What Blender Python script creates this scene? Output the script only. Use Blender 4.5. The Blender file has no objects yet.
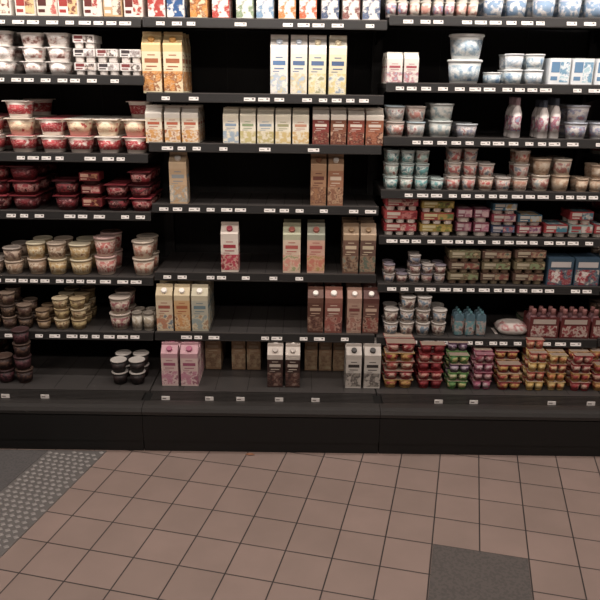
import bpy, math, random
from mathutils import Vector, Matrix
random.seed(7)
sc = bpy.context.scene
try:
    sc.view_settings.view_transform = 'Standard'
    sc.view_settings.look = 'None'
except Exception: pass

# ------------------------------------------------------------------ camera
F = 700.0; H = 1.52; D = 2.69
p = math.atan(220/700.0); roll = math.radians(0.75)
fwd = Vector((0, math.cos(p), -math.sin(p)))
up0 = Vector((0, math.sin(p), math.cos(p)))
rt = Vector((1,0,0))*math.cos(roll) + up0*math.sin(roll)
up = up0*math.cos(roll) - Vector((1,0,0))*math.sin(roll)
CAM = Vector((0, -D, H))
cd = bpy.data.cameras.new('camera'); cam = bpy.data.objects.new('camera', cd)
sc.collection.objects.link(cam)
m = Matrix((rt, up, -fwd)).transposed().to_4x4(); m.translation = CAM
cam.matrix_world = m
cd.sensor_width = 36; cd.lens = 36*F/600
sc.camera = cam

def onY(px, py, Y):
    d = fwd + rt*((px-300)/F) - up*((py-300)/F)
    t = (Y+D)/d.y
    return CAM + d*t
def onZ(px, py, Z=0):
    d = fwd + rt*((px-300)/F) - up*((py-300)/F)
    t = (Z-H)/d.z
    return CAM + d*t

# ------------------------------------------------------------------ materials
SAT=.82
def lin(h):
    h = h.lstrip('#'); o=[]
    for i in (0,2,4):
        c = int(h[i:i+2],16)/255
        o.append(c/12.92 if c<=.04045 else ((c+.055)/1.055)**2.4)
    y=.3*o[0]+.5*o[1]+.2*o[2]
    o=[(y+(c-y)*SAT)*.96 for c in o]
    return (*o,1)
MC = {}
def mat(h, rough=.5, metal=0, kind='p'):
    k=(h,rough,metal,kind)
    if k in MC: return MC[k]
    m = bpy.data.materials.new('paint_'+h.strip('#')); m.use_nodes=True
    nt=m.node_tree; b=nt.nodes['Principled BSDF']
    b.inputs['Roughness'].default_value=rough; b.inputs['Metallic'].default_value=metal
    b.inputs['Specular IOR Level'].default_value=.35
    c=lin(h)
    n=nt.nodes.new('ShaderNodeTexNoise'); n.inputs['Scale'].default_value=14
    r=nt.nodes.new('ShaderNodeValToRGB')
    r.color_ramp.elements[0].color=tuple(v*.85 for v in c[:3])+(1,)
    r.color_ramp.elements[1].color=tuple(min(1,v*1.08) for v in c[:3])+(1,)
    tc=nt.nodes.new('ShaderNodeTexCoord')
    nt.links.new(tc.outputs['Object'],n.inputs['Vector'])
    nt.links.new(n.outputs['Fac'],r.inputs['Fac']); nt.links.new(r.outputs['Color'],b.inputs['Base Color'])
    MC[k]=m; return m
def prt(a, b_, c_=None, scale=72, rough=.5):
    """printed artwork: picture areas in two/three inks with finer lettering-like texture"""
    k=('prt',a,b_,c_,scale)
    if k in MC: return MC[k]
    m = bpy.data.materials.new('print_'+a.strip('#')); m.use_nodes=True
    nt=m.node_tree; b=nt.nodes['Principled BSDF']; b.inputs['Roughness'].default_value=rough
    b.inputs['Specular IOR Level'].default_value=.3
    L=nt.links.new
    tc=nt.nodes.new('ShaderNodeTexCoord')
    n=nt.nodes.new('ShaderNodeTexNoise'); n.inputs['Scale'].default_value=scale*.65; n.inputs['Detail'].default_value=2
    r=nt.nodes.new('ShaderNodeValToRGB'); e=r.color_ramp.elements
    e[0].position=.43; e[0].color=lin(a); e[1].position=.53; e[1].color=lin(b_)
    if c_:
        x=e.new(.57); x.color=lin(b_); x=e.new(.65); x.color=lin(c_)
    mp=nt.nodes.new('ShaderNodeMapping'); mp.inputs['Scale'].default_value=(.8,.8,2.6)
    n2=nt.nodes.new('ShaderNodeTexNoise'); n2.inputs['Scale'].default_value=130; n2.inputs['Detail'].default_value=1
    r2=nt.nodes.new('ShaderNodeMapRange'); r2.inputs['From Min'].default_value=.54; r2.inputs['From Max'].default_value=.62
    r2.inputs['To Min'].default_value=0; r2.inputs['To Max'].default_value=.4
    mx=nt.nodes.new('ShaderNodeMix'); mx.data_type='RGBA'
    mx.inputs[7].default_value=lin(c_ or b_)
    L(tc.outputs['Object'],n.inputs['Vector']); L(tc.outputs['Object'],mp.inputs['Vector']); L(mp.outputs[0],n2.inputs['Vector'])
    L(n.outputs['Fac'],r.inputs['Fac']); L(n2.outputs['Fac'],r2.inputs['Value']); L(r2.outputs[0],mx.inputs[0])
    L(r.outputs['Color'],mx.inputs[6]); L(mx.outputs[2],b.inputs['Base Color'])
    MC[k]=m; return m
def M(x): return mat(x) if isinstance(x,str) else x

# ------------------------------------------------------------------ mesh builder
class MB:
    def __init__(s): s.v=[]; s.f=[]; s.mi=[]; s.sm=[]; s.mats=[]
    def m(s,x):
        x=M(x)
        if x not in s.mats: s.mats.append(x)
        return s.mats.index(x)
    def face(s,pts,mt,smooth=False):
        i=len(s.v); s.v+= [tuple(q) for q in pts]; s.f.append(tuple(range(i,i+len(pts)))); s.mi.append(s.m(mt)); s.sm.append(smooth)
    def box(s,x0,x1,y0,y1,z0,z1,mt,skip=''):
        i=len(s.v)
        s.v+=[(x0,y0,z0),(x1,y0,z0),(x1,y1,z0),(x0,y1,z0),(x0,y0,z1),(x1,y0,z1),(x1,y1,z1),(x0,y1,z1)]
        for q in ((0,3,2,1),(4,5,6,7),(0,1,5,4),(1,2,6,5),(2,3,7,6),(3,0,4,7)):
            s.f.append(tuple(i+a for a in q)); s.mi.append(s.m(mt)); s.sm.append(False)
    def loft(s,rings,mts,cap0=None,cap1=None,smooth=True):
        i=len(s.v); n=len(rings[0])
        for r in rings: s.v+=[tuple(q) for q in r]
        for k in range(len(rings)-1):
            mt=s.m(mts[k] if isinstance(mts,list) else mts)
            for a in range(n):
                b=(a+1)%n
                s.f.append((i+k*n+a,i+k*n+b,i+(k+1)*n+b,i+(k+1)*n+a)); s.mi.append(mt); s.sm.append(smooth)
        if cap0: s.f.append(tuple(i+a for a in reversed(range(n)))); s.mi.append(s.m(cap0)); s.sm.append(False)
        if cap1: s.f.append(tuple(i+(len(rings)-1)*n+a for a in range(n))); s.mi.append(s.m(cap1)); s.sm.append(False)
    def lathe(s,x,y,z,prof,mts,n=18,cap0=None,cap1=None,sq=0):
        rings=[]
        for r,h in prof:
            ring=[]
            for a in range(n):
                t=2*math.pi*a/n+math.pi/n
                c,sn=math.cos(t),math.sin(t)
                if sq:
                    q=(abs(c)**sq+abs(sn)**sq)**(-1/sq); c*=q; sn*=q
                ring.append((x+r*c,y+r*sn,z+h))
            rings.append(ring)
        s.loft(rings,mts,cap0,cap1,True)
    def obj(s,name,parent=None):
        xs=[q[0] for q in s.v]; ys=[q[1] for q in s.v]; zs=[q[2] for q in s.v]
        o=Vector(((min(xs)+max(xs))/2,(min(ys)+max(ys))/2,min(zs)))
        if parent: o=Vector((0,0,0))
        me=bpy.data.meshes.new(name)
        off=parent.location if parent else Vector((0,0,0))
        me.from_pydata([(q[0]-o.x-off.x,q[1]-o.y-off.y,q[2]-o.z-off.z) for q in s.v],[],s.f)
        for mt in s.mats: me.materials.append(mt)
        me.polygons.foreach_set('material_index',s.mi); me.polygons.foreach_set('use_smooth',s.sm)
        me.update()
        ob=bpy.data.objects.new(name,me); sc.collection.objects.link(ob); ob.location=o
        if parent: ob.parent=parent
        return ob

# ------------------------------------------------------------------ product shapes
def carton(b,x,y,z,w,h,st,cap=True):
    """gable-top carton, front faces -Y; y = front face"""
    d=w; x0=x-w/2; x1=x+w/2; y0=y; y1=y+d; ym=y+d/2
    hb=h*.79; hg=h*.935
    base,top,title,pic,capc=st
    zt=z+hb*.86
    b.box(x0,x1,y0,y1,z,zt,base)
    b.box(x0,x1,y0,y1,zt,z+hb,top)
    zb=z+hb; zg=z+hg
    b.face([(x0,y0,zb),(x1,y0,zb),(x1,ym-.003,zg),(x0,ym-.003,zg)],top)
    b.face([(x1,y1,zb),(x0,y1,zb),(x0,ym+.003,zg),(x1,ym+.003,zg)],top)
    g=w*.16
    for xa,xs in ((x0,1),(x1,-1)):
        b.face([(xa,y0,zb),(xa+xs*g,ym,zg),(xa,ym-.003,zg)],base)
        b.face([(xa,y1,zb),(xa,ym+.003,zg),(xa+xs*g,ym,zg)],base)
        b.face([(xa,y0,zb),(xa,y1,zb),(xa+xs*g,ym,zg)],top)
    b.box(x0,x1,ym-.003,ym+.003,zg,z+h,top)
    e=.0006
    def patch(u0,u1,v0,v1,c):
        b.face([(x0+u0*w,y0-e,z+v0*hb),(x0+u1*w,y0-e,z+v0*hb),(x0+u1*w,y0-e,z+v1*hb),(x0+u0*w,y0-e,z+v1*hb)],c)
        b.face([(x0-e,y1-u0*d,z+v0*hb),(x0-e,y1-u1*d,z+v0*hb),(x0-e,y1-u1*d,z+v1*hb),(x0-e,y1-u0*d,z+v1*hb)],c)
        b.face([(x1+e,y0+u0*d,z+v0*hb),(x1+e,y0+u1*d,z+v0*hb),(x1+e,y0+u1*d,z+v1*hb),(x1+e,y0+u0*d,z+v1*hb)],c)
    patch(.0,1,.05,.46,pic)
    patch(.14,.86,.63,.72,title)
    patch(.22,.78,.545,.57,title)
    patch(.3,.7,.78,.80,title)
    patch(.14,.5,.49,.505,title)
    if cap:
        c=Vector((x,y0+d*.24,zb+(zg-zb)*.5))
        nrm=Vector((0,-(zg-zb),d/2)).normalized(); t1=Vector((1,0,0)); t2=nrm.cross(t1)
        r=w*.18; rings=[]
        for hh,rr in ((-.004,r),(.010,r),(.012,r*.85)):
            rings.append([c+nrm*hh+t1*(rr*math.cos(a*math.pi/6))+t2*(rr*math.sin(a*math.pi/6)) for a in range(12)])
        b.loft(rings,capc,None,capc)

def tub(b,x,y,z,r,h,body,label,lid,n=20,taper=.8):
    rb=r*taper*.97
    R=lambda t: rb+(r*.94-rb)*t
    b.lathe(x,y,z,[(rb*.93,0),(rb,.003),(R(.16),h*.14),(R(.16)+.0006,h*.14),(R(.8)+.0006,h*.76),(R(.8),h*.76),(r*.94,h*.90),(r,h*.905),(r,h*.975),(r*.96,h),(r*.9,h),(r*.88,h*.975)],
            [body,body,body,label,label,body,body,lid,lid,lid,lid],n=n,cap0=body,cap1=lid)

def cups(b,x0,y0,z,nx,ny,pit,h,body,label,lid):
    """blister of joined cups under one foil sheet"""
    r=pit*.485
    for i in range(nx):
        for j in range(ny):
            b.lathe(x0+pit*(i+.5),y0+pit*(j+.5),z,[(r*.70,0),(r*.76,.002),(r*.81,h*.22),(r*.815,h*.22),(r*.93,h*.76),(r*.93,h*.76),(r*.99,h*.94)],
                    [body,body,label,label,body,body],n=16,cap0=body,sq=3)
    b.box(x0+.001,x0+pit*nx-.001,y0+.001,y0+pit*ny-.001,z+h*.94,z+h*.98,body)
    b.box(x0+.003,x0+pit*nx-.003,y0+.003,y0+pit*ny-.003,z+h*.98,z+h-.0004,lid)

def sleeve(b,x0,x1,y0,y1,z,h,main,pic,title,cup,n=2,drop=.36):
    """cardboard sleeve over a row of cups"""
    w=(x1-x0); pit=w/n; ny=max(1,round((y1-y0)/pit)); py=(y1-y0)/ny
    for i in range(n):
        for j in range(ny):
            r=min(pit,py)*.47
            b.lathe(x0+pit*(i+.5),y0+py*(j+.5),z,[(r*.78,0),(r*.84,.003),(r*.97,h*.9)],cup,n=14,cap0=cup,sq=3)
    zc=z+h*drop; c=.004
    ring=lambda q,zz:[(x0+q,y0,zz),(x1-q,y0,zz),(x1,y0+q,zz),(x1,y1-q,zz),(x1-q,y1,zz),(x0+q,y1,zz),(x0,y1-q,zz),(x0,y0+q,zz)]
    b.loft([ring(c,zc),ring(c,z+h-.001)],main,None,main,smooth=False)
    e=.0007; hh=z+h-zc
    b.face([(x0+w*.5,y0-e,zc+hh*.08),(x1-c,y0-e,zc+hh*.08),(x1-c,y0-e,zc+hh*.85),(x0+w*.5,y0-e,zc+hh*.85)],pic)
    b.face([(x0+w*.08,y0-e,zc+hh*.45),(x0+w*.48,y0-e,zc+hh*.45),(x0+w*.48,y0-e,zc+hh*.85),(x0+w*.08,y0-e,zc+hh*.85)],title)
    b.face([(x0+w*.08,y0-e,zc+hh*.15),(x0+w*.40,y0-e,zc+hh*.15),(x0+w*.40,y0-e,zc+hh*.3),(x0+w*.08,y0-e,zc+hh*.3)],title)
    b.face([(x0+w*.15,y0+.01,z+h+e-.001),(x1-w*.15,y0+.01,z+h+e-.001),(x1-w*.15,y1-.01,z+h+e-.001),(x0+w*.15,y1-.01,z+h+e-.001)],pic)

def bottle(b,x,y,z,r,h,body,label,capc):
    b.lathe(x,y,z,[(r*.86,0),(r,.005),(r,h*.18),(r+.0005,h*.18),(r*.93,h*.38),(r+.0005,h*.55),(r,h*.55),(r*.96,h*.63),(r*.6,h*.76),(r*.42,h*.81),(r*.5,h*.82),(r*.5,h*.97),(r*.44,h)],
            [body,body,body,label,label,label,body,body,body,capc,capc,capc],n=18,cap0=body,cap1=capc)

def pouch(b,x,y,z,w,h,body,pic,capc):
    rings=[]; n=16
    for t,ww,dd in ((0,.8,.42),(.04,.95,.48),(.3,1,.36),(.6,.97,.24),(.85,.85,.1),(.9,.4,.08)):
        rings.append([(x+w/2*ww*math.cos(2*math.pi*a/n),y+w/2*dd*math.sin(2*math.pi*a/n),z+h*t) for a in range(n)])
    b.loft(rings,[body,pic,pic,body,body],body,body)
    b.lathe(x,y,z,[(w*.13,h*.9),(w*.13,h),(w*.1,h)],capc,n=10,cap1=capc)

def pillow(b,x,y,z,w,d,h,body,pic):
    n=24; rings=[]
    for t,s in ((0,.72),(.15,.9),(.45,1),(.75,.86),(.95,.55),(1,.3)):
        rings.append([(x+w/2*s*(math.copysign(abs(math.cos(q))**.6,math.cos(q)))*(1+.04*math.sin(5*q+t*4)),
                       y+d/2*s*(math.copysign(abs(math.sin(q))**.6,math.sin(q)))*(1+.05*math.cos(4*q)),z+h*t) for q in [2*math.pi*a/n for a in range(n)]])
    b.loft(rings,[body,body,pic,pic,body],body,body)
    b.box(x-w*.56,x-w*.47,y-d*.3,y+d*.3,z+h*.02,z+h*.06,body); b.box(x+w*.47,x+w*.56,y-d*.3,y+d*.3,z+h*.02,z+h*.06,body)

# ------------------------------------------------------------------ shelving
BX=[-2.657,-1.657,-.657,.343,1.343,2.343]
BACK=.78; TOPZ=2.12; DECK=.205
blk=mat('#0f0e0d',.55); blk2=mat('#181615',.5); shelfm=mat('#423e3c',.4,.15); railm=mat('#1f1d1c',.45); lab=mat('#dcd6d0',.5); labk=mat('#5a504e',.5)
bump=mat('#2e2b29',.4); backm=mat('#110f0e',.7); lipm=mat('#5a5654',.35,.3)
LV={'L':[(18,.36),(76,.36),(154,.36),(212,.36),(277,.34),(332,.28)],
    'M':[(20,.36),(95,.36),(145,.36),(206,.36),(274,.34),(334,.28)],
    'R':[(18,.36),(85,.36),(139,.36),(192,.36),(238,.36),(286,.32),(339,.27)]}
CX={'L':72,'M':263,'R':492}
SH={}
for k,l in LV.items():
    for i,(py,sb) in enumerate(l,1):
        SH[k+str(i)]=(onY(CX[k],py,sb).z,sb,py)
    SH[k+'D']=(DECK,.16,388)
def bay(idx,kind,dens):
    x0=BX[idx]; x1=BX[idx+1]
    root=bpy.data.objects.new('refrigerated_display_case',None); sc.collection.objects.link(root)
    root.location=((x0+x1)/2,.4,0)
    def ob(b,n): b.obj(n,root)
    b=MB()
    b.box(x0+.002,x1-.002,-.03,BACK+.05,0.0,.05,blk)
    b.box(x0+.001,x1-.001,-.034,BACK+.05,.05,.165,blk)
    ob(b,'plinth')
    b=MB()
    prof=[(-.02,.165),(-.034,.17),(-.037,.185),(-.03,.2),(-.01,.206),(.02,.208),(.035,.205),(.035,.165)]
    b.loft([[(x0+.001,y,z) for y,z in prof],[(x1-.001,y,z) for y,z in prof]],bump,bump,bump,smooth=False)
    ob(b,'bumper')
    b=MB()
    b.box(x0,x1,.035,BACK,.165,DECK-.012,blk)
    for k in range(7):
        b.box(x0+.02,x1-.02,.04+k*.013,.047+k*.013,DECK-.012,DECK-.002,bump)
    for k in range(24):
        xx=x0+.02+(x1-x0-.04)*k/23
        b.box(xx-.0015,xx+.0015,.038,.128,DECK-.014,DECK-.004,blk2)
    b.box(x0+.003,x1-.003,.135,BACK,DECK-.014,DECK-.001,shelfm)
    for k in range(1,7):
        b.box(x0+k/7-.001,x0+k/7+.001,.15,BACK-.02,DECK-.001,DECK-.0004,blk)
    ob(b,'deck')
    b=MB(); b.box(x0,x1,BACK,BACK+.05,.165,TOPZ+.12,backm)
    for k in range(5): b.box(x0+.1+k*.2-.001,x0+.1+k*.2+.001,BACK-.002,BACK,.22,TOPZ,blk)
    ob(b,'back_panel')
    b=MB(); b.box(x0,x1,.02,BACK,TOPZ,TOPZ+.12,blk); b.box(x0,x1,.0,.02,TOPZ-.05,TOPZ+.14,blk2); ob(b,'canopy')
    b=MB()
    for xx in (x0+.012,x1-.012):
        b.box(xx-.012,xx+.012,BACK-.04,BACK,.19,TOPZ,blk2)
        z=.3
        while z<TOPZ-.05:
            b.box(xx-.002,xx+.002,BACK-.0415,BACK-.04,z,z+.03,blk); z+=.05
    ob(b,'slotted_upright')
    for i,(py,sb) in enumerate(LV[kind],1):
        z,sb,_=SH[kind+str(i)]
        b=MB()
        b.box(x0+.006,x1-.006,sb,BACK-.045,z-.018,z,shelfm)
        for k in range(1,12):
            xx=x0+.006+k/12*.985
            b.box(xx-.0012,xx+.0012,sb+.02,BACK-.06,z,z+.0004,blk)
        for xx in (x0+.008,x1-.012):
            b.face([(xx,sb+.02,z-.018),(xx,BACK-.045,z-.018),(xx,BACK-.045,z-.075),(xx,sb+.05,z-.03)],blk2)
            b.face([(xx+.003,sb+.02,z-.018),(xx+.003,BACK-.045,z-.018),(xx+.003,BACK-.045,z-.075),(xx+.003,sb+.05,z-.03)],blk2)
        ob(b,'shelf_%d'%i)
        b=MB()
        b.loft([[(xx,sb-.008,z-.030),(xx,sb,z-.032),(xx,sb,z+.004),(xx,sb-.002,z+.004)] for xx in (x0+.004,x1-.004)],railm,railm,railm,smooth=False)
        b.box(x0+.004,x1-.004,sb-.010,sb-.006,z-.033,z-.029,bump)
        b.box(x0+.004,x1-.004,sb-.003,sb-.0005,z+.001,z+.006,lipm)
        xx=x0+.03+random.random()*.04
        while xx<x1-.06:
            w=random.choice((.034,.04,.048))
            if random.random()<dens:
                c=lab
                f=lambda u,v,e=.0012:(xx+u*w,sb-.0085+(.0065*v)-e,z-.025+.018*v)
                b.face([f(0,0),f(1,0),f(1,1),f(0,1)],c)
                b.face([f(.08,.3,.0016),f(.45,.3,.0016),f(.45,.42,.0016),f(.08,.42,.0016)],labk)
                b.face([f(.7,.35,.0016),f(.88,.35,.0016),f(.88,.65,.0016),f(.7,.65,.0016)],labk)
            xx+=w+random.choice((.012,.02,.03))
        ob(b,'price_rail_%d'%i)
    b=MB()
    for k in range(6):
        if random.random()<.35: continue
        xx=x0+.06+k*.16+random.random()*.05
        b.box(xx,xx+.035,.04,.043,DECK+.0,DECK+.017,lab)
        b.box(xx+.004,xx+.02,.0395,.04,DECK+.006,DECK+.01,labk)
    ob(b,'deck_price_tag')
    return root
bay(0,'R',.9); bay(1,'L',.9); bay(2,'M',.5); bay(3,'R',.92); bay(4,'L',.9)
for xx in (BX[0]-.034,BX[-1]+.004):
    b=MB(); b.box(xx,xx+.03,.0,BACK+.05,.0,TOPZ+.14,blk2); b.box(xx-.002,xx+.032,-.004,.0,.0,TOPZ+.14,bump)
    b.obj('display_case_end_panel')

# ------------------------------------------------------------------ product rows
def XX(px,s,extra=0):
    z,sb,py=SH[s]; return onY(px,py,sb+extra).x
REP=[]
def done(b,name,s):
    o=b.obj(name); REP.append((o,s[0])); return o
def cartons(s,specs,h,name='milk_carton',dy=.025,depth=1,cap=True):
    z=SH[s][0]+.0008; y=SH[s][1]+dy
    for (a,c,st) in specs:
        x0=XX(a,s,dy); x1=XX(c,s,dy); w=min((x1-x0)*.95,.078)
        b=MB()
        for k in range(depth): carton(b,(x0+x1)/2+(random.random()-.5)*.002*(k>0),y+k*(w+.004),z,w,h,st,cap)
        done(b,name,s)
def tubs(s,px0,px1,n,h,sts,stack=1,depth=2,name='yogurt_tub',dy=.02,jit=0,taper=.8):
    z=SH[s][0]+.0008; x0=XX(px0,s,dy); x1=XX(px1,s,dy); pit=(x1-x0)/n; r=pit*.485
    b=MB()
    for i in range(n):
        ns=stack if isinstance(stack,int) else stack[i%len(stack)]
        for j in range(depth):
            for k in range(ns):
                st=sts[(i+k)%len(sts)]
                dx=(random.random()-.5)*.005*(k>0); dy2=(random.random()-.5)*.004*(k>0)
                tub(b,x0+pit*(i+.5)+dx,SH[s][1]+dy+r+j*(2*r+.006)+dy2,z+k*(h+.0006),r*.96,h,*st,taper=taper)
    done(b,name,s)
def packs(s,px0,px1,n,h,sts,stack=1,nx=2,depth=1,ny=2,name='yogurt_cup_multipack',dy=.02,jit=.005):
    z=SH[s][0]+.0008; x0=XX(px0,s,dy); x1=XX(px1,s,dy); W=(x1-x0)/n
    b=MB()
    for i in range(n):
        pit=(W-.006)/nx
        for j in range(depth):
            ns=stack if isinstance(stack,int) else stack[(i+j*n)%len(stack)]
            for k in range(ns):
                st=sts[(i+k+(j if jit>.006 else 0))%len(sts)]
                cups(b,x0+W*i+.003+(random.random()-.5)*jit,SH[s][1]+dy+j*(pit*ny+jit+.001)+random.random()*jit,z+k*(h+.0004),nx,ny,pit,h,*st)
    done(b,name,s)
def sleeves(s,px0,px1,n,h,sts,stack=1,nx=2,name='dessert_cup_sleeve_pack',dy=.02,d=.13,drop=.36):
    z=SH[s][0]+.0008; x0=XX(px0,s,dy); x1=XX(px1,s,dy); W=(x1-x0)/n
    b=MB()
    for i in range(n):
        ns=stack if isinstance(stack,int) else stack[i%len(stack)]
        for k in range(ns):
            st=sts[(i+k)%len(sts)]
            q=(random.random()-.5)*.006; qy=random.random()*.01
            sleeve(b,x0+W*i+.0035+q,x0+W*(i+1)-.0035+q,SH[s][1]+dy+qy,SH[s][1]+dy+d+qy,z+k*(h+.0006),h,*st,n=nx,drop=drop)
    done(b,name,s)

WH='#efe8de'; CR='#e9d9b8'
# ---- middle bay
def st(base,top,title,pic,cap=WH): return (base,top,title,pic,cap)
cow=st('#f0e2b8','#ecca88','#b5673a',prt('#e0922c','#a8602c','#f0dcb0'),'#e0a040')
cartons('M1',[(148,166,st(WH,'#e8d8c8','#b03028',prt(WH,'#c23a30'))),(167,185,st(WH,'#e8e0d0','#b03028',prt(WH,'#2f5f9a'))),(190,208,cow),(212,230,st('#d8432f','#e8e0d0',WH,prt('#c83a2a',WH))),
  (236,254,st(WH,'#d8c8b8','#30507a',prt('#8aa07a',WH))),(256,274,st(WH,'#dddddd','#30507a',prt('#7a9fc0',WH))),
  (278,296,st('#e8d0a0',WH,'#a03028',prt('#d8842f',WH))),(299,317,st('#e8d0a0',WH,'#a03028',prt('#d8642f',WH))),(321,339,st(WH,'#c0c8d0','#203050',prt('#506080',WH))),(342,360,st(WH,'#d0c0b0','#602018',prt('#905850',WH))),(362,380,st(WH,'#c0c8d0','#203050',prt('#607090',WH)))],.235,depth=2)
cartons('M2',[(143,163,cow),(164,184,cow)],.245,depth=3)
wb=st('#f2ece2','#f4eee4','#5f87b8',prt('#f2ece2','#b7cadc','#e6d8a4'),'#c8d4e0')
cartons('M2',[(270,288,wb),(290,307,st('#f0ead8','#f2ece2','#5a78a4',prt('#efe6cc','#e2d098','#b7cadc'),'#c8d4e0')),(308,326,st('#f0e6c4','#f2ece2','#5a78a4',prt('#ecdc9a','#f2ead0','#b4b084'),'#e8d8b0')),
   (328,346,st('#efe2b8','#f0e8d0','#4f6a94',prt('#e8d488','#f0e8d0','#9aacbc'),'#e8d8b0'))],.24,depth=2)
half=st('#efe3c8','#f0e8da','#c8603a',prt('#e2a14a','#f0dcc0','#b0683a'),'#d88030')
cartons('M3',[(146,163,half),(165,181,half),(182,199,half)],.155,'cream_carton',depth=3,cap=False)
pc=lambda c,t:st('#eee6d0','#ece4ca',t,prt('#ece2c6',c),'#eeeeee')
cartons('M3',[(223,239,pc('#a0b4c4','#8aa2b8')),(240,256,pc('#cfc07a','#94a87a')),(257,274,pc('#c9b870','#8aa0b0')),(275,291,pc('#dcc078','#a8a474')),(292,309,pc('#deb870','#cc9070'))],.15,'cream_carton',depth=3,cap=False)
rd=lambda c,t='#e2d4c4':st(c,'#ece2d2',t,prt(c,'#6a3228','#c8a080'),'#dddddd')
cartons('M3',[(312,329,rd('#8c3a32')),(330,346,rd('#8a5036')),(347,364,rd('#9c4834')),(365,383,rd('#a8603e'))],.155,'cream_carton',depth=3,cap=False)
be=st('#c7a67e','#cdb089','#8f9494',prt('#b99468','#9da09a','#d8c0a0'))
cartons('M4',[(170,188,be)],.225,'iced_coffee_carton')
tan=st('#a57a56','#a8825e','#6a3a2c',prt('#9a6a44','#7b4f3a','#b8906a'),'#8a5a3a')
cartons('M4',[(310,326,tan),(327,343,st('#a06a4a','#b08a66','#c8b49c',prt('#8f5f44','#b8906c','#6a4434')))],.225,'iced_coffee_carton',depth=3)
cartons('M5',[(221,239,st('#dccfc0','#d8cabc','#a82838',prt('#b8344a','#d0a090','#8a2836'),'#b04050'))],.222,'fruit_drink_carton')
cartons('M5',[(282,301,st('#d8c0a6','#b4b494','#b5544a',prt('#d88a7a','#dcb89c','#9aa070'),'#a85a4a')),(306,325,st('#d0a48c','#9a9c88','#b0504a',prt('#c8705c','#d0a080','#b09050'),'#a85a4a'))],.222,'fruit_drink_carton',depth=2)
cartons('M5',[(342,358,st('#705040','#a88c6c','#c8b494',prt('#5f4030','#94765a','#747c70'),'#a0805a')),(359,375,st('#664a3e','#b09678','#c0b090',prt('#5c6858','#947a60','#5f4232'),'#a0805a'))],.225,'fruit_drink_carton',depth=3)
cartons('M6',[(157,174,st('#cdb998','#c4b088','#984a3c',prt('#b87a54','#d0bc98','#6f7880'))),(175,191,st('#caa068','#ccb890','#a85a30',prt('#c88c4a','#d4b888','#946040'))),(192,209,st('#aca894','#c0b698','#5f7880',prt('#8a9894','#c4b898','#a08060')))],.212,'juice_carton',depth=3)
cartons('M6',[(307,323,st('#583428','#664234','#b0947c',prt('#502c24','#745040','#947864'))),(324,342,st('#844c40','#905c4c','#ccb4a0',prt('#945044','#a87c6c','#643630'))),(346,361,st('#a48470','#9c7866','#703430',prt('#9c6a5a','#b49480','#74483c'))),(362,378,st('#644036','#583028','#b89c84',prt('#844036','#9c7c68','#4c2c24')))],.208,'chocolate_milk_carton',depth=3)
pk=st('#ccb0a8','#bc8c94','#984864',prt('#bc7c8e','#d0b4ae','#94586a'),'#a85070')
cartons('MD',[(162,179,pk),(181,199,pk)],.195,'strawberry_milk_carton',depth=3)
bk=st('#3a2520','#c0b4a8','#b8aa9c',prt('#36211d','#54342c','#7c6458'),'#b8aca2')
cartons('MD',[(267,283,bk),(285,300,bk)],.195,'chocolate_milk_carton',depth=2)
wk=st('#bcb4aa','#b4aaa0','#36302e',prt('#a89e94','#544c48','#847c72'),'#3c3836')
cartons('MD',[(345,361,wk),(363,380,wk)],.2,'soy_milk_carton',depth=2)
dk=st('#9c7a58','#a88866','#b8a284',prt('#8c6c50','#a88866','#b4a07c'))
cartons('MD',[(206,222,dk),(232,246,dk),(247,261,dk)],.215,'soy_milk_carton',dy=.22,depth=3)
cartons('MD',[(304,317,dk),(318,331,dk),(332,344,dk)],.215,'soy_milk_carton',dy=.22,depth=2)

# ---- left bay
sleeves('L1',-80,12,4,.09,[('#efe6da',prt('#8a5848','#efe0c8'),'#b03028','#e0d4c4')],stack=2,drop=.1)
sleeves('L1',14,80,3,.09,[('#efe6da',prt('#8a4a3a','#e8c080'),'#b03028','#e8dccc'),('#e8dccc',prt('#c85a50','#efe0c8'),'#5a2a20','#e8dccc')],stack=2,drop=.1)
sleeves('L1',82,143,3,.09,[('#f0e8dc',prt('#b83a2a','#f0e0d0'),'#702820','#e8dccc'),('#d8b07a',prt('#7a4838','#efe0c8'),WH,'#e8dccc')],stack=2,drop=.1)
wd=('#f2ece6',prt('#f2ece6','#d8c4bc','#8a5a50'),'#f6f0ea'); wd2=('#f4eee8',prt('#f4eee8','#d8d0c8','#b07a70'),'#f8f2ee')
packs('L2',-80,14,4,.058,[wd],stack=[3,2,3],depth=3,nx=1,ny=1)
packs('L2',20,70,2,.056,[wd,wd2],stack=[3,3,3,2],depth=3,nx=1,ny=1)
ws=('#f2ece6',prt('#efe8e0','#4a3834','#d8c8bc'),'#8a3a3a','#ece4dc')
sleeves('L2',74,142,3,.054,[ws,('#f4eee8',prt('#f2ece6','#b0a8a4','#6a4440'),'#4a4244','#efe6de')],stack=[3,2,2],nx=2,drop=.42)
rc=('#f2e6da',prt('#b8202a','#c8323a','#ecd4c8'),'#efe6dc'); rc2=('#f2e2d4',prt('#a81c26','#b82c34','#ecd8cc'),'#d06068'); rc3=('#efdcc0',prt('#efd8b0','#e8c8a0','#b83a34'),'#f0e8dc')
packs('L3',-84,2,3,.074,[rc,rc2],stack=[2,2],depth=3,nx=1,ny=1)
packs('L3',6,34,1,.072,[rc2,rc3,rc],stack=[3,2,3],depth=3,nx=1,ny=1)
packs('L3',37,92,2,.072,[rc,rc2,rc3],stack=2,depth=3,nx=1,ny=1)
packs('L3',94,120,1,.072,[rc,rc3],stack=2,depth=3,nx=1,ny=1)
packs('L3',121,147,1,.072,[rc2,rc3],stack=[2,3,2],depth=3,nx=1,ny=1)
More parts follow.
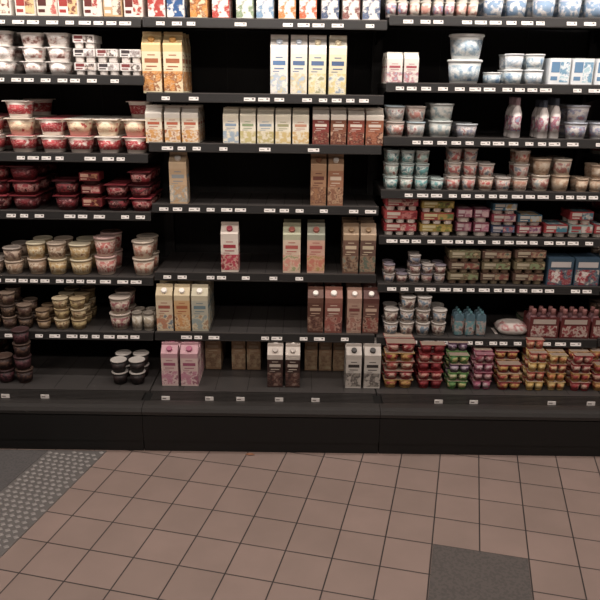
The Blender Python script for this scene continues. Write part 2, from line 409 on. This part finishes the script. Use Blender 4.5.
dr=('#4a1016',prt('#7a1420','#54121a','#b87878'),'#84202a'); dr2=('#3a0c10',prt('#902430','#440c14','#b88078'),'#5a1620'); dr3=('#5a141a',prt('#a02a34','#c88c84','#4a0e14'),'#a83440')
packs('L4',-84,-24,2,.066,[dr,dr3],stack=3,depth=3,nx=1,ny=1)
packs('L4',-20,38,2,.064,[dr3,dr],stack=[3,3],depth=3,nx=1,ny=1)
packs('L4',53,78,1,.066,[dr,dr2],stack=2,depth=3,nx=1,ny=1)
sleeves('L4',81,102,1,.056,[('#7a2024',prt('#b07850','#5a141a'),'#c89a80','#3a0c10'),('#64161c',prt('#a03038','#c8988a'),'#c09080','#3a0c10')],stack=3,nx=1,d=.09)
packs('L4',104,152,2,.058,[dr2,dr3],stack=[2,3],depth=3,nx=1,ny=1)
bt=('#b49a80',prt('#9c7c60','#ccb89c','#7a5a48'),'#c4b09a'); yt=('#c4aa78',prt('#bc985c','#d4c49c','#906840'),'#d0c4a4'); bl=('#8c7868',prt('#745a4c','#b8a08a'),'#a89a8e')
tubs('L5',-84,-22,3,.07,[bt,bl],stack=2)
tubs('L5',-18,22,2,.06,[bl,bt],stack=[1,2])
tubs('L5',25,66,2,.072,[bt,yt],stack=[2,2])
tubs('L5',67,91,1,.07,[yt],stack=2)
pt=('#ccb4a2',prt('#b8645a','#d4bcac','#983c38'),'#c4a098')
tubs('L5',92,116,1,.086,[pt],stack=2)
tubs('L5',130,154,1,.078,[('#c4b09c',prt('#b0705a','#ccb8a2'),'#c8b8a4')],stack=2)
dkt=('#3a2a22',prt('#54402f','#2a1c18','#8a6c50'),'#4c3c32')
tubs('L6',-84,-20,3,.07,[dkt],stack=2)
tubs('L6',-16,32,3,.056,[dkt,('#5c4a3c',prt('#7a6450','#4a3228'),'#7a6656')],stack=[2,3,2])
crt=('#a08c64',prt('#8a6a48','#b8a478','#5f462e'),'#b8a684')
tubs('L6',52,86,2,.048,[crt,('#8c744e',prt('#6f5636','#a8925f'),'#a89068')],stack=[3,3],depth=3)
tubs('L6',35,50,1,.045,[('#5c4434',prt('#6f5636','#9a8060'),'#7a6248')],stack=2)
tubs('L6',107,130,1,.075,[('#b0a08e',prt('#8c4c50','#bcac9a','#6a4640'),'#b8a89a')],stack=2)
tubs('L6',131,154,2,.085,[('#b0a898',prt('#c0b8a8','#988a74'),'#7a7064')],stack=1,name='glass_yogurt_jar',taper=.92)
dd=('#2c1c1c',prt('#3c1e22','#5a3036','#1e1214'),'#402828')
tubs('LD',-70,-10,3,.065,[dd],stack=2)
tubs('LD',-5,32,2,.062,[dd,('#3c261e',prt('#503629','#2c1c1c'),'#4c382e')],stack=[2,4],depth=1)
bw=('#161212',prt('#1a1414','#302422'),'#aca49c')
tubs('LD',110,145,2,.056,[bw],stack=[2,2],depth=2,name='pudding_cup')

# ---- right bay
bx=lambda c,p_,t,cup='#d8ccc0':(c,p_,t,cup)
packs('R1',385,480,4,.06,[('#ece4da',prt('#ece4da','#c07a80','#7f9aba'),'#f0eae2'),('#e8dccc',prt('#e8dccc','#d09080'),WH)],stack=3)
tubs('R1',483,530,2,.09,[('#ece8e4',prt('#ece8e4','#7f9fc0'),WH)],stack=2)
tubs('R1',533,612,3,.09,[('#cfd8e0',prt('#ece8e4','#8aa8c8'),'#e8e8e8')],stack=2)
wc=st('#e9e2d8','#ece6dc','#b8505a',prt('#e6ddd2','#c88088','#b0c0cc'))
cartons('R2',[(386,402,wc),(403,418,wc)],.125,'cream_carton',depth=3,cap=False)
blu=('#e4e6e6',prt('#e0e4e6','#9fb8cc','#e8e8e6'),'#dfe6ea'); tq=('#dfe4e2',prt('#dfe4e2','#a8c0cc','#6f8fb0'),'#eef0ee')
tubs('R2',448,486,1,.1,[tq],stack=2,depth=1,name='large_yogurt_tub')
tubs('R2',504,546,2,.062,[tq,blu],stack=[2,2])
tubs('R2',487,503,1,.05,[tq],stack=1)
sleeves('R2',548,616,3,.11,[bx('#e8ecee',prt('#6fa0c0','#e8ecee','#aad0dc'),'#5f8fb8')],stack=1,nx=1,drop=.05)
bw1=('#d0ccc4',prt('#9fa8a8','#d4d0c8','#a87070'),'#a8bcc4'); rt1=('#d0c0b4',prt('#b8786c','#d4c8bc','#8a9498'),'#ccc0b6')
tubs('R3',385,427,2,.064,[rt1,bw1],stack=[2,2])
tubs('R3',428,455,1,.07,[('#c4ccc8',prt('#8fa4a8','#ccccc4'),'#ccd4d0')],stack=2)
tubs('R3',456,480,1,.058,[('#c0c0c4',prt('#8a92a4','#ccc8c4','#a87474'),'#c0c8cc')],stack=1)
b=MB(); z,sb,_=SH['R3']
for i,px in enumerate((514,541,552.5)):
    for j in range(3):
        bottle(b,XX(px,'R3',.05),sb+.045+j*.05,z+.0008,.021,.17 if i!=1 else .16,'#d4ccc8',prt('#d4ccc8','#a8586a','#8a94a8'),'#b09098' if i==0 else '#4a5464')
done(b,'yogurt_drink_bottle','R3')
tubs('R3',566,616,2,.07,[('#c4c4c6',prt('#c8c4c0','#8590a8','#a0707a'),'#b4bcc8')],stack=[2,1])
tl=('#bcc4c0',prt('#5fa0a0','#c2ccc6','#5a7c80'),'#b8ccc8'); tr=('#c8b8ac',prt('#b86058','#ccbcb0','#7a828c'),'#c8c0b8')
tubs('R4',384,429,3,.056,[tl,('#c4c8c0',prt('#8fb0a8','#ccd0c8','#a86a60'),'#c4ccc6'),tl],stack=[3,3,3])
tubs('R4',446,477,2,.06,[tr],stack=[3,3])
tubs('R4',430,445,1,.05,[tl],stack=1)
tubs('R4',478,530,3,.058,[('#c8b8a8',prt('#a8785f','#ccbba8','#b8544c'),'#c8bcb0'),tr],stack=[2,1,3])
cb=('#b89c80',prt('#a88466','#c4ae92','#ccbca8'),'#bca48a')
tubs('R4',532,572,2,.07,[('#ccbda8',prt('#a86a60','#d0c0ac','#9aa4a4'),'#ccc0b0'),cb],stack=[2,2])
tubs('R4',576,618,3,.058,[cb],stack=[1,2,2])
rp=bx('#98242c',prt('#b0404a','#c8a090','#6a141c'),'#ccb8a8'); yp=bx('#a0842c',prt('#b89c40','#6a782c','#5a2a20'),'#ccc08c')
sleeves('R5',383,417,1,.055,[rp,bx('#b03a3a',prt('#c0706a','#7a1c24'),'#ccc0b0')],stack=3,nx=3)
sleeves('R5',419,453,1,.052,[yp,bx('#98342c',prt('#b89048','#5f783c'),'#ccc08c')],stack=3,nx=3)
sleeves('R5',455,489,2,.062,[bx('#783448',prt('#985a70','#b89898'),'#b8a4a4')],stack=[2,2],nx=1)
sleeves('R5',490,541,2,.05,[bx('#2c3a58',prt('#4a6888','#a0404a','#b0a498'),'#b0a8a8'),bx('#883040',prt('#703a5f','#b09c94'),'#b8b0a4'),bx('#2c5468',prt('#b08840','#a0a8a8'),'#b8b0a4')],stack=[3,2],nx=2)
sleeves('R5',543,618,3,.058,[bx('#982a30',prt('#b4aca4','#3a7080'),'#c0b4a8'),bx('#7c9490',prt('#a83a3a','#b8b0a8'),'#982a30')],stack=[1,2],nx=2)
sm=('#a89c94',prt('#5a6474','#a89c90','#7c4c46'),'#aca29a')
tubs('R6',383,446,5,.042,[sm,('#a09084',prt('#7c4c4a','#ac9c90'),'#7a707a')],stack=[2,1,3,2,2])
gp=bx('#685c40',prt('#74845a','#54402c','#a8946c'),'#a89c80','#6c5440'); gp2=bx('#543c30',prt('#783c34','#988062','#3e5248'),'#a0927a','#7a6a50')
sleeves('R6',447,479,1,.05,[gp,gp2],stack=3,nx=3)
sleeves('R6',480,510,1,.05,[gp2,gp],stack=3,nx=3)
sleeves('R6',512,544,1,.052,[gp2,gp],stack=3,nx=3)
b=MB(); z,sb,_=SH['R6']
fb=prt('#8c2a36','#3f5868','#b0a498',50)
for k in range(3):
    xa=XX(546+k*27,'R6',.02); xb=XX(571+k*27,'R6',.02)
    b.box(xa,xb,sb+.02,sb+.14,z+.0008,z+.125,'#304a5c')
    b.face([(xa+.004,sb+.0192,z+.004),(xb-.004,sb+.0192,z+.004),(xb-.004,sb+.0192,z+.075),(xa+.004,sb+.0192,z+.075)],fb)
    b.face([(xa+.012,sb+.0190,z+.02),(xa+.05,sb+.0190,z+.012),(xa+.075,sb+.0190,z+.06),(xa+.02,sb+.0190,z+.07)],prt('#d0c8c0','#a83440','#34343c',60))
    b.face([(xa+.012,sb+.0192,z+.085),(xb-.012,sb+.0192,z+.085),(xb-.012,sb+.0192,z+.11),(xa+.012,sb+.0192,z+.11)],'#b8b0ac')
    b.box(xa+.002,xb-.002,sb+.022,sb+.138,z+.125,z+.127,'#283e50')
done(b,'fruit_yogurt_box','R6')
vt=('#b0a8a0',prt('#5f7484','#b8aea4','#745048'),'#b8b0a8')
tubs('R7',383,447,4,.06,[vt,('#a89c90',prt('#705048','#b8aa9a','#5c7080'),'#b8b0a8')],stack=[2,3,3,2])
b=MB(); z,sb,_=SH['R7']
for i,px in enumerate((458,469,480)):
    for j in range(3): pouch(b,XX(px,'R7',.04),sb+.045+j*.035,z+.0008,.045,.115,'#446470',prt('#548488','#988c86','#6c4a42'),'#3c6a70')
done(b,'yogurt_pouch','R7')
b=MB(); pillow(b,XX(510,'R7',.1),sb+.1,z+.001,.15,.13,.055,'#b8aca4',prt('#b8aca4','#a06060','#bcb4ac',30)); done(b,'grated_cheese_bag','R7')
rb=prt('#54181e','#8c4448','#a89088',60)
b=MB()
for k in range(3):
    xa=XX(528+k*31,'R7',.02); xb=XX(557+k*31,'R7',.02)
    for i in range(3):
        for j in range(2):
            bottle(b,xa+(xb-xa)*(i+.5)/3,sb+.045+j*.042,z+.0008,(xb-xa)/6.4,.13,'#744a4e',rb,'#8c5854')
    b.box(xa,xb,sb+.0185,sb+.02,z+.001,z+.1,'#5c201f'); b.box(xa,xb,sb+.113,sb+.115,z+.001,z+.1,'#5c201f')
    b.box(xa,xa+.0015,sb+.02,sb+.113,z+.001,z+.08,'#5c201f'); b.box(xb-.0015,xb,sb+.02,sb+.113,z+.001,z+.08,'#5c201f')
    b.face([(xa+.008,sb+.0178,z+.008),(xb-.008,sb+.0178,z+.008),(xb-.008,sb+.0178,z+.06),(xa+.008,sb+.0178,z+.06)],prt('#742024','#b0a094','#8c3438',64))
    b.face([(xa+.015,sb+.0178,z+.068),(xb-.015,sb+.0178,z+.068),(xb-.015,sb+.0178,z+.09),(xa+.015,sb+.0178,z+.09)],'#a8988c')
done(b,'drinking_yogurt_bottle_pack','R7')
# deck cups
def dc(c,l,f='#8c7868'): return (c,prt(c,l),f)
R_='#902028'; Y_='#bc9042'; P_='#a04c68'; G_='#467c3c'; O_='#b4542c'
J=.008
packs('RD',383,414,1,.043,[dc(Y_,R_),dc(R_,'#b89080'),dc('#a03e36','#c0a890','#a08c7c')],stack=[5,5,4],depth=3,ny=1,jit=J)
packs('RD',417,443,1,.042,[dc(R_,'#6a1018'),dc('#941e26','#b88070','#7a2a2c')],stack=[5,4,5],depth=3,ny=1,jit=J)
packs('RD',447,469,1,.04,[dc(G_,'#a8a060'),dc('#50843c','#b0a880','#6a8050'),dc('#5a3a58','#a898a4')],stack=[4,5,4],depth=3,ny=1,jit=J)
packs('RD',473,493,1,.042,[dc(P_,'#b89ca0'),dc('#802c40','#b08888','#8a5a64')],stack=[4,4,5],depth=3,ny=1,jit=J)
packs('RD',497,522,1,.04,[dc(R_,Y_),dc('#c0945c','#983a2c')],stack=[3,4,5],depth=3,ny=1,jit=J)
packs('RD',526,545,1,.044,[dc('#bc9442','#c0a468'),dc('#a03e2e','#b89068')],stack=[4,5,4],depth=3,ny=1,jit=J)
packs('RD',547,566,1,.042,[dc('#c0a05c','#a8602c'),dc('#bc8c3e','#b06030'),dc('#983a2c','#c0a070')],stack=[4,4,5],depth=3,ny=1,jit=J)
packs('RD',570,591,1,.042,[dc(R_,'#b88c78'),dc('#b8843e','#903028'),dc('#902c30','#b09484')],stack=[4,4,5],depth=3,ny=1,jit=J)
packs('RD',593,616,1,.042,[dc('#b8843e','#903028'),dc(R_,'#b88c78')],stack=[3,4,5],depth=3,ny=1,jit=J)
packs('RD',388,612,9,.04,[dc('#6a2a2a','#98806a'),dc('#745a34','#843a2c'),dc('#365a40','#88886a'),dc('#643448','#987c84')],stack=[5,6,5,5,4,6,5],dy=.33,depth=1)

# neighbouring cases carry the same assortment
for o,k in list(REP):
    if k in 'LR':
        nx=o.location.x+(-3.0 if k=='R' else 3.0)
        hw=o.dimensions.x/2
        q=o.copy()
        lo,hi=(BX[0],BX[1]) if k=='R' else (BX[4],BX[5])
        q.location.x=max(lo+.01+hw,min(hi-.01-hw,nx)) if 2*hw<.9 else nx
        sc.collection.objects.link(q)

# ------------------------------------------------------------------ room
ANG=math.radians(13.2)
P0=onZ(432,544)
def floor_mat():
    m=bpy.data.materials.new('floor_tile'); m.use_nodes=True; nt=m.node_tree; b=nt.nodes['Principled BSDF']
    tc=nt.nodes.new('ShaderNodeTexCoord'); mp=nt.nodes.new('ShaderNodeMapping')
    R=Matrix.Rotation(ANG,2); q=R@Vector((P0.x,P0.y))
    mp.inputs['Rotation'].default_value=(0,0,ANG); mp.inputs['Location'].default_value=(-q.x+3.2,-q.y+3.2,0)
    br=nt.nodes.new('ShaderNodeTexBrick'); br.offset=0; br.squash=1
    for k,v in (('Scale',1),('Mortar Size',.0027),('Mortar Smooth',.3),('Bias',0),('Brick Width',.16),('Row Height',.16)): br.inputs[k].default_value=v
    br.inputs['Color1'].default_value=lin('#887268'); br.inputs['Color2'].default_value=lin('#806c62'); br.inputs['Mortar'].default_value=lin('#302826')
    n=nt.nodes.new('ShaderNodeTexNoise'); n.inputs['Scale'].default_value=5; n.inputs['Detail'].default_value=6
    r=nt.nodes.new('ShaderNodeMapRange'); r.inputs['To Min'].default_value=.8; r.inputs['To Max'].default_value=1.15
    mx=nt.nodes.new('ShaderNodeMix'); mx.data_type='RGBA'; mx.blend_type='MULTIPLY'; mx.inputs[0].default_value=1
    L=nt.links.new
    L(tc.outputs['Object'],mp.inputs['Vector']); L(mp.outputs[0],br.inputs['Vector']); L(tc.outputs['Object'],n.inputs['Vector'])
    L(n.outputs['Fac'],r.inputs['Value']); L(br.outputs['Color'],mx.inputs[6]); L(r.outputs[0],mx.inputs[7]); L(mx.outputs[2],b.inputs['Base Color'])
    b.inputs['Roughness'].default_value=.55; b.inputs['Specular IOR Level'].default_value=.35
    bp=nt.nodes.new('ShaderNodeBump'); bp.inputs['Strength'].default_value=.4; bp.inputs['Distance'].default_value=.002; bp.invert=True
    L(br.outputs['Fac'],bp.inputs['Height']); L(bp.outputs[0],b.inputs['Normal'])
    return m
RX=3.6; YF=-4.5; CZ=3.0
b=MB(); b.box(-RX,RX,YF,1.2,-.05,0,floor_mat()); fl=b.obj('floor')
fl.data.transform(Matrix.Translation(fl.location)); fl.location=(0,0,0)
wm=mat('#8f8a86',.8)
b=MB(); b.box(-RX,RX,YF,1.2,CZ,CZ+.05,mat('#a8a4a0',.9)); b.obj('ceiling')
b=MB(); b.box(-RX,RX,1.2,1.25,0,CZ,wm); b.obj('wall_back')
b=MB(); b.box(-RX,RX,YF-.05,YF,0,CZ,wm); b.obj('wall_front')
b=MB(); b.box(-RX-.05,-RX,YF,1.2,0,CZ,wm); b.obj('wall_left')
b=MB(); b.box(RX,RX+.05,YF,1.2,0,CZ,wm); b.obj('wall_right')

# floor plates in the tile direction
T=Vector((math.sin(ANG),math.cos(ANG),0)); S=Vector((math.cos(ANG),-math.sin(ANG),0))
def W(o,s,t,z): q=o+S*s+T*t; return (q.x,q.y,z)
b=MB(); g=.0035
def slab(b,o,s0,s1,t0,t1,z0,z1,mt):
    b.loft([[W(o,s0,t0,z),W(o,s1,t0,z),W(o,s1,t1,z),W(o,s0,t1,z)] for z in (z0,z1)],mt,mt,mt,smooth=False)
slab(b,P0,g,.32-g,-.32+g,-g,.0,.0025,prt('#4a4441','#534c48',None,150,.7)); b.obj('floor_access_plate')
PM=onZ(106,452)
tm=mat('#66615e',.5,.2); tm2=mat('#8c8682',.45,.25)
b=MB()
def tmax(s): return (-.04-(PM+S*s).y)/T.y
w=.24
pts=[(-w,tmax(-w)),(0,tmax(0)),(0,-1.6),(-w,-1.6)]
b.loft([[W(PM,s,t,z) for s,t in reversed(pts)] for z in (.0,.003)],tm,tm,tm,smooth=False)
t=-1.58; row=0
while t<.15:
    for c in range(8):
        s=-w+.016+c*.030+(.008 if row%2 else 0)
        if s>-.012 or t>tmax(s)-.016: continue
        q=[(s+.012,t),(s,t+.010),(s-.012,t),(s,t-.010)]
        b.loft([[W(PM,*x_,.003) for x_ in q],[W(PM,s+(x_[0]-s)*.7,t+(x_[1]-t)*.7,.0055) for x_ in q]],tm2,None,tm2,smooth=False)
    t+=.027; row+=1
b.obj('tread_plate_strip')
b=MB()
w0=-.242; w1=-1.0
pts=[(w1,tmax(w1)),(w0,tmax(w0)),(w0,-1.6),(w1,-1.6)]
dm=prt('#494645','#524e4d',None,180,.9)
b.loft([[W(PM,s,t,z) for s,t in reversed(pts)] for z in (.0,.0025)],dm,dm,dm,smooth=False)
b.obj('floor_mat')
b=MB(); q=onZ(250,455); r=[(q.x-.02,q.y,.001),(q.x-.004,q.y-.008,.003),(q.x+.02,q.y-.002,.001),(q.x+.008,q.y+.008,.004),(q.x-.01,q.y+.01,.002)]
b.loft([r,[(x_,y_,z_+.002) for x_,y_,z_ in r]],'#8a5a3c','#8a5a3c','#8a5a3c',smooth=False); b.obj('paper_scrap')

# ------------------------------------------------------------------ lights
LC=(1,.885,.81)
def fixture(x,y,pw,L=1.2,w=.3):
    root=bpy.data.objects.new('ceiling_light',None); sc.collection.objects.link(root)
    b=MB(); hm=mat('#c8c4be',.5)
    b.box(x-L/2-.02,x+L/2+.02,y-w/2-.02,y-w/2,CZ-.07,CZ-.001,hm); b.box(x-L/2-.02,x+L/2+.02,y+w/2,y+w/2+.02,CZ-.07,CZ-.001,hm)
    b.box(x-L/2-.02,x-L/2,y-w/2,y+w/2,CZ-.07,CZ-.001,hm); b.box(x+L/2,x+L/2+.02,y-w/2,y+w/2,CZ-.07,CZ-.001,hm)
    b.obj('housing',root)
    ld=bpy.data.lights.new('ceiling_light_lamp','AREA'); ld.shape='RECTANGLE'; ld.size=L; ld.size_y=w; ld.energy=pw; ld.color=LC
    o=bpy.data.objects.new('ceiling_light_lamp',ld); sc.collection.objects.link(o); o.location=(x,y,CZ-.04); o.parent=root
for x in (-2.1,0,2.1):
    fixture(x,-1.1,25)
    fixture(x,-3.2,34)
for i in range(5):
    x=(BX[i]+BX[i+1])/2
    ld=bpy.data.lights.new('canopy_lamp','AREA'); ld.shape='RECTANGLE'; ld.size=.92; ld.size_y=.05; ld.energy=6.5; ld.color=(1,.92,.86)
    o=bpy.data.objects.new('canopy_lamp',ld); sc.collection.objects.link(o); o.location=(x,.06,TOPZ-.01)
    o.rotation_euler=(math.radians(18),0,0)
wd_=bpy.data.worlds.new('world'); sc.world=wd_; wd_.use_nodes=True
wd_.node_tree.nodes['Background'].inputs[0].default_value=(.05,.045,.042,1); wd_.node_tree.nodes['Background'].inputs[1].default_value=.5
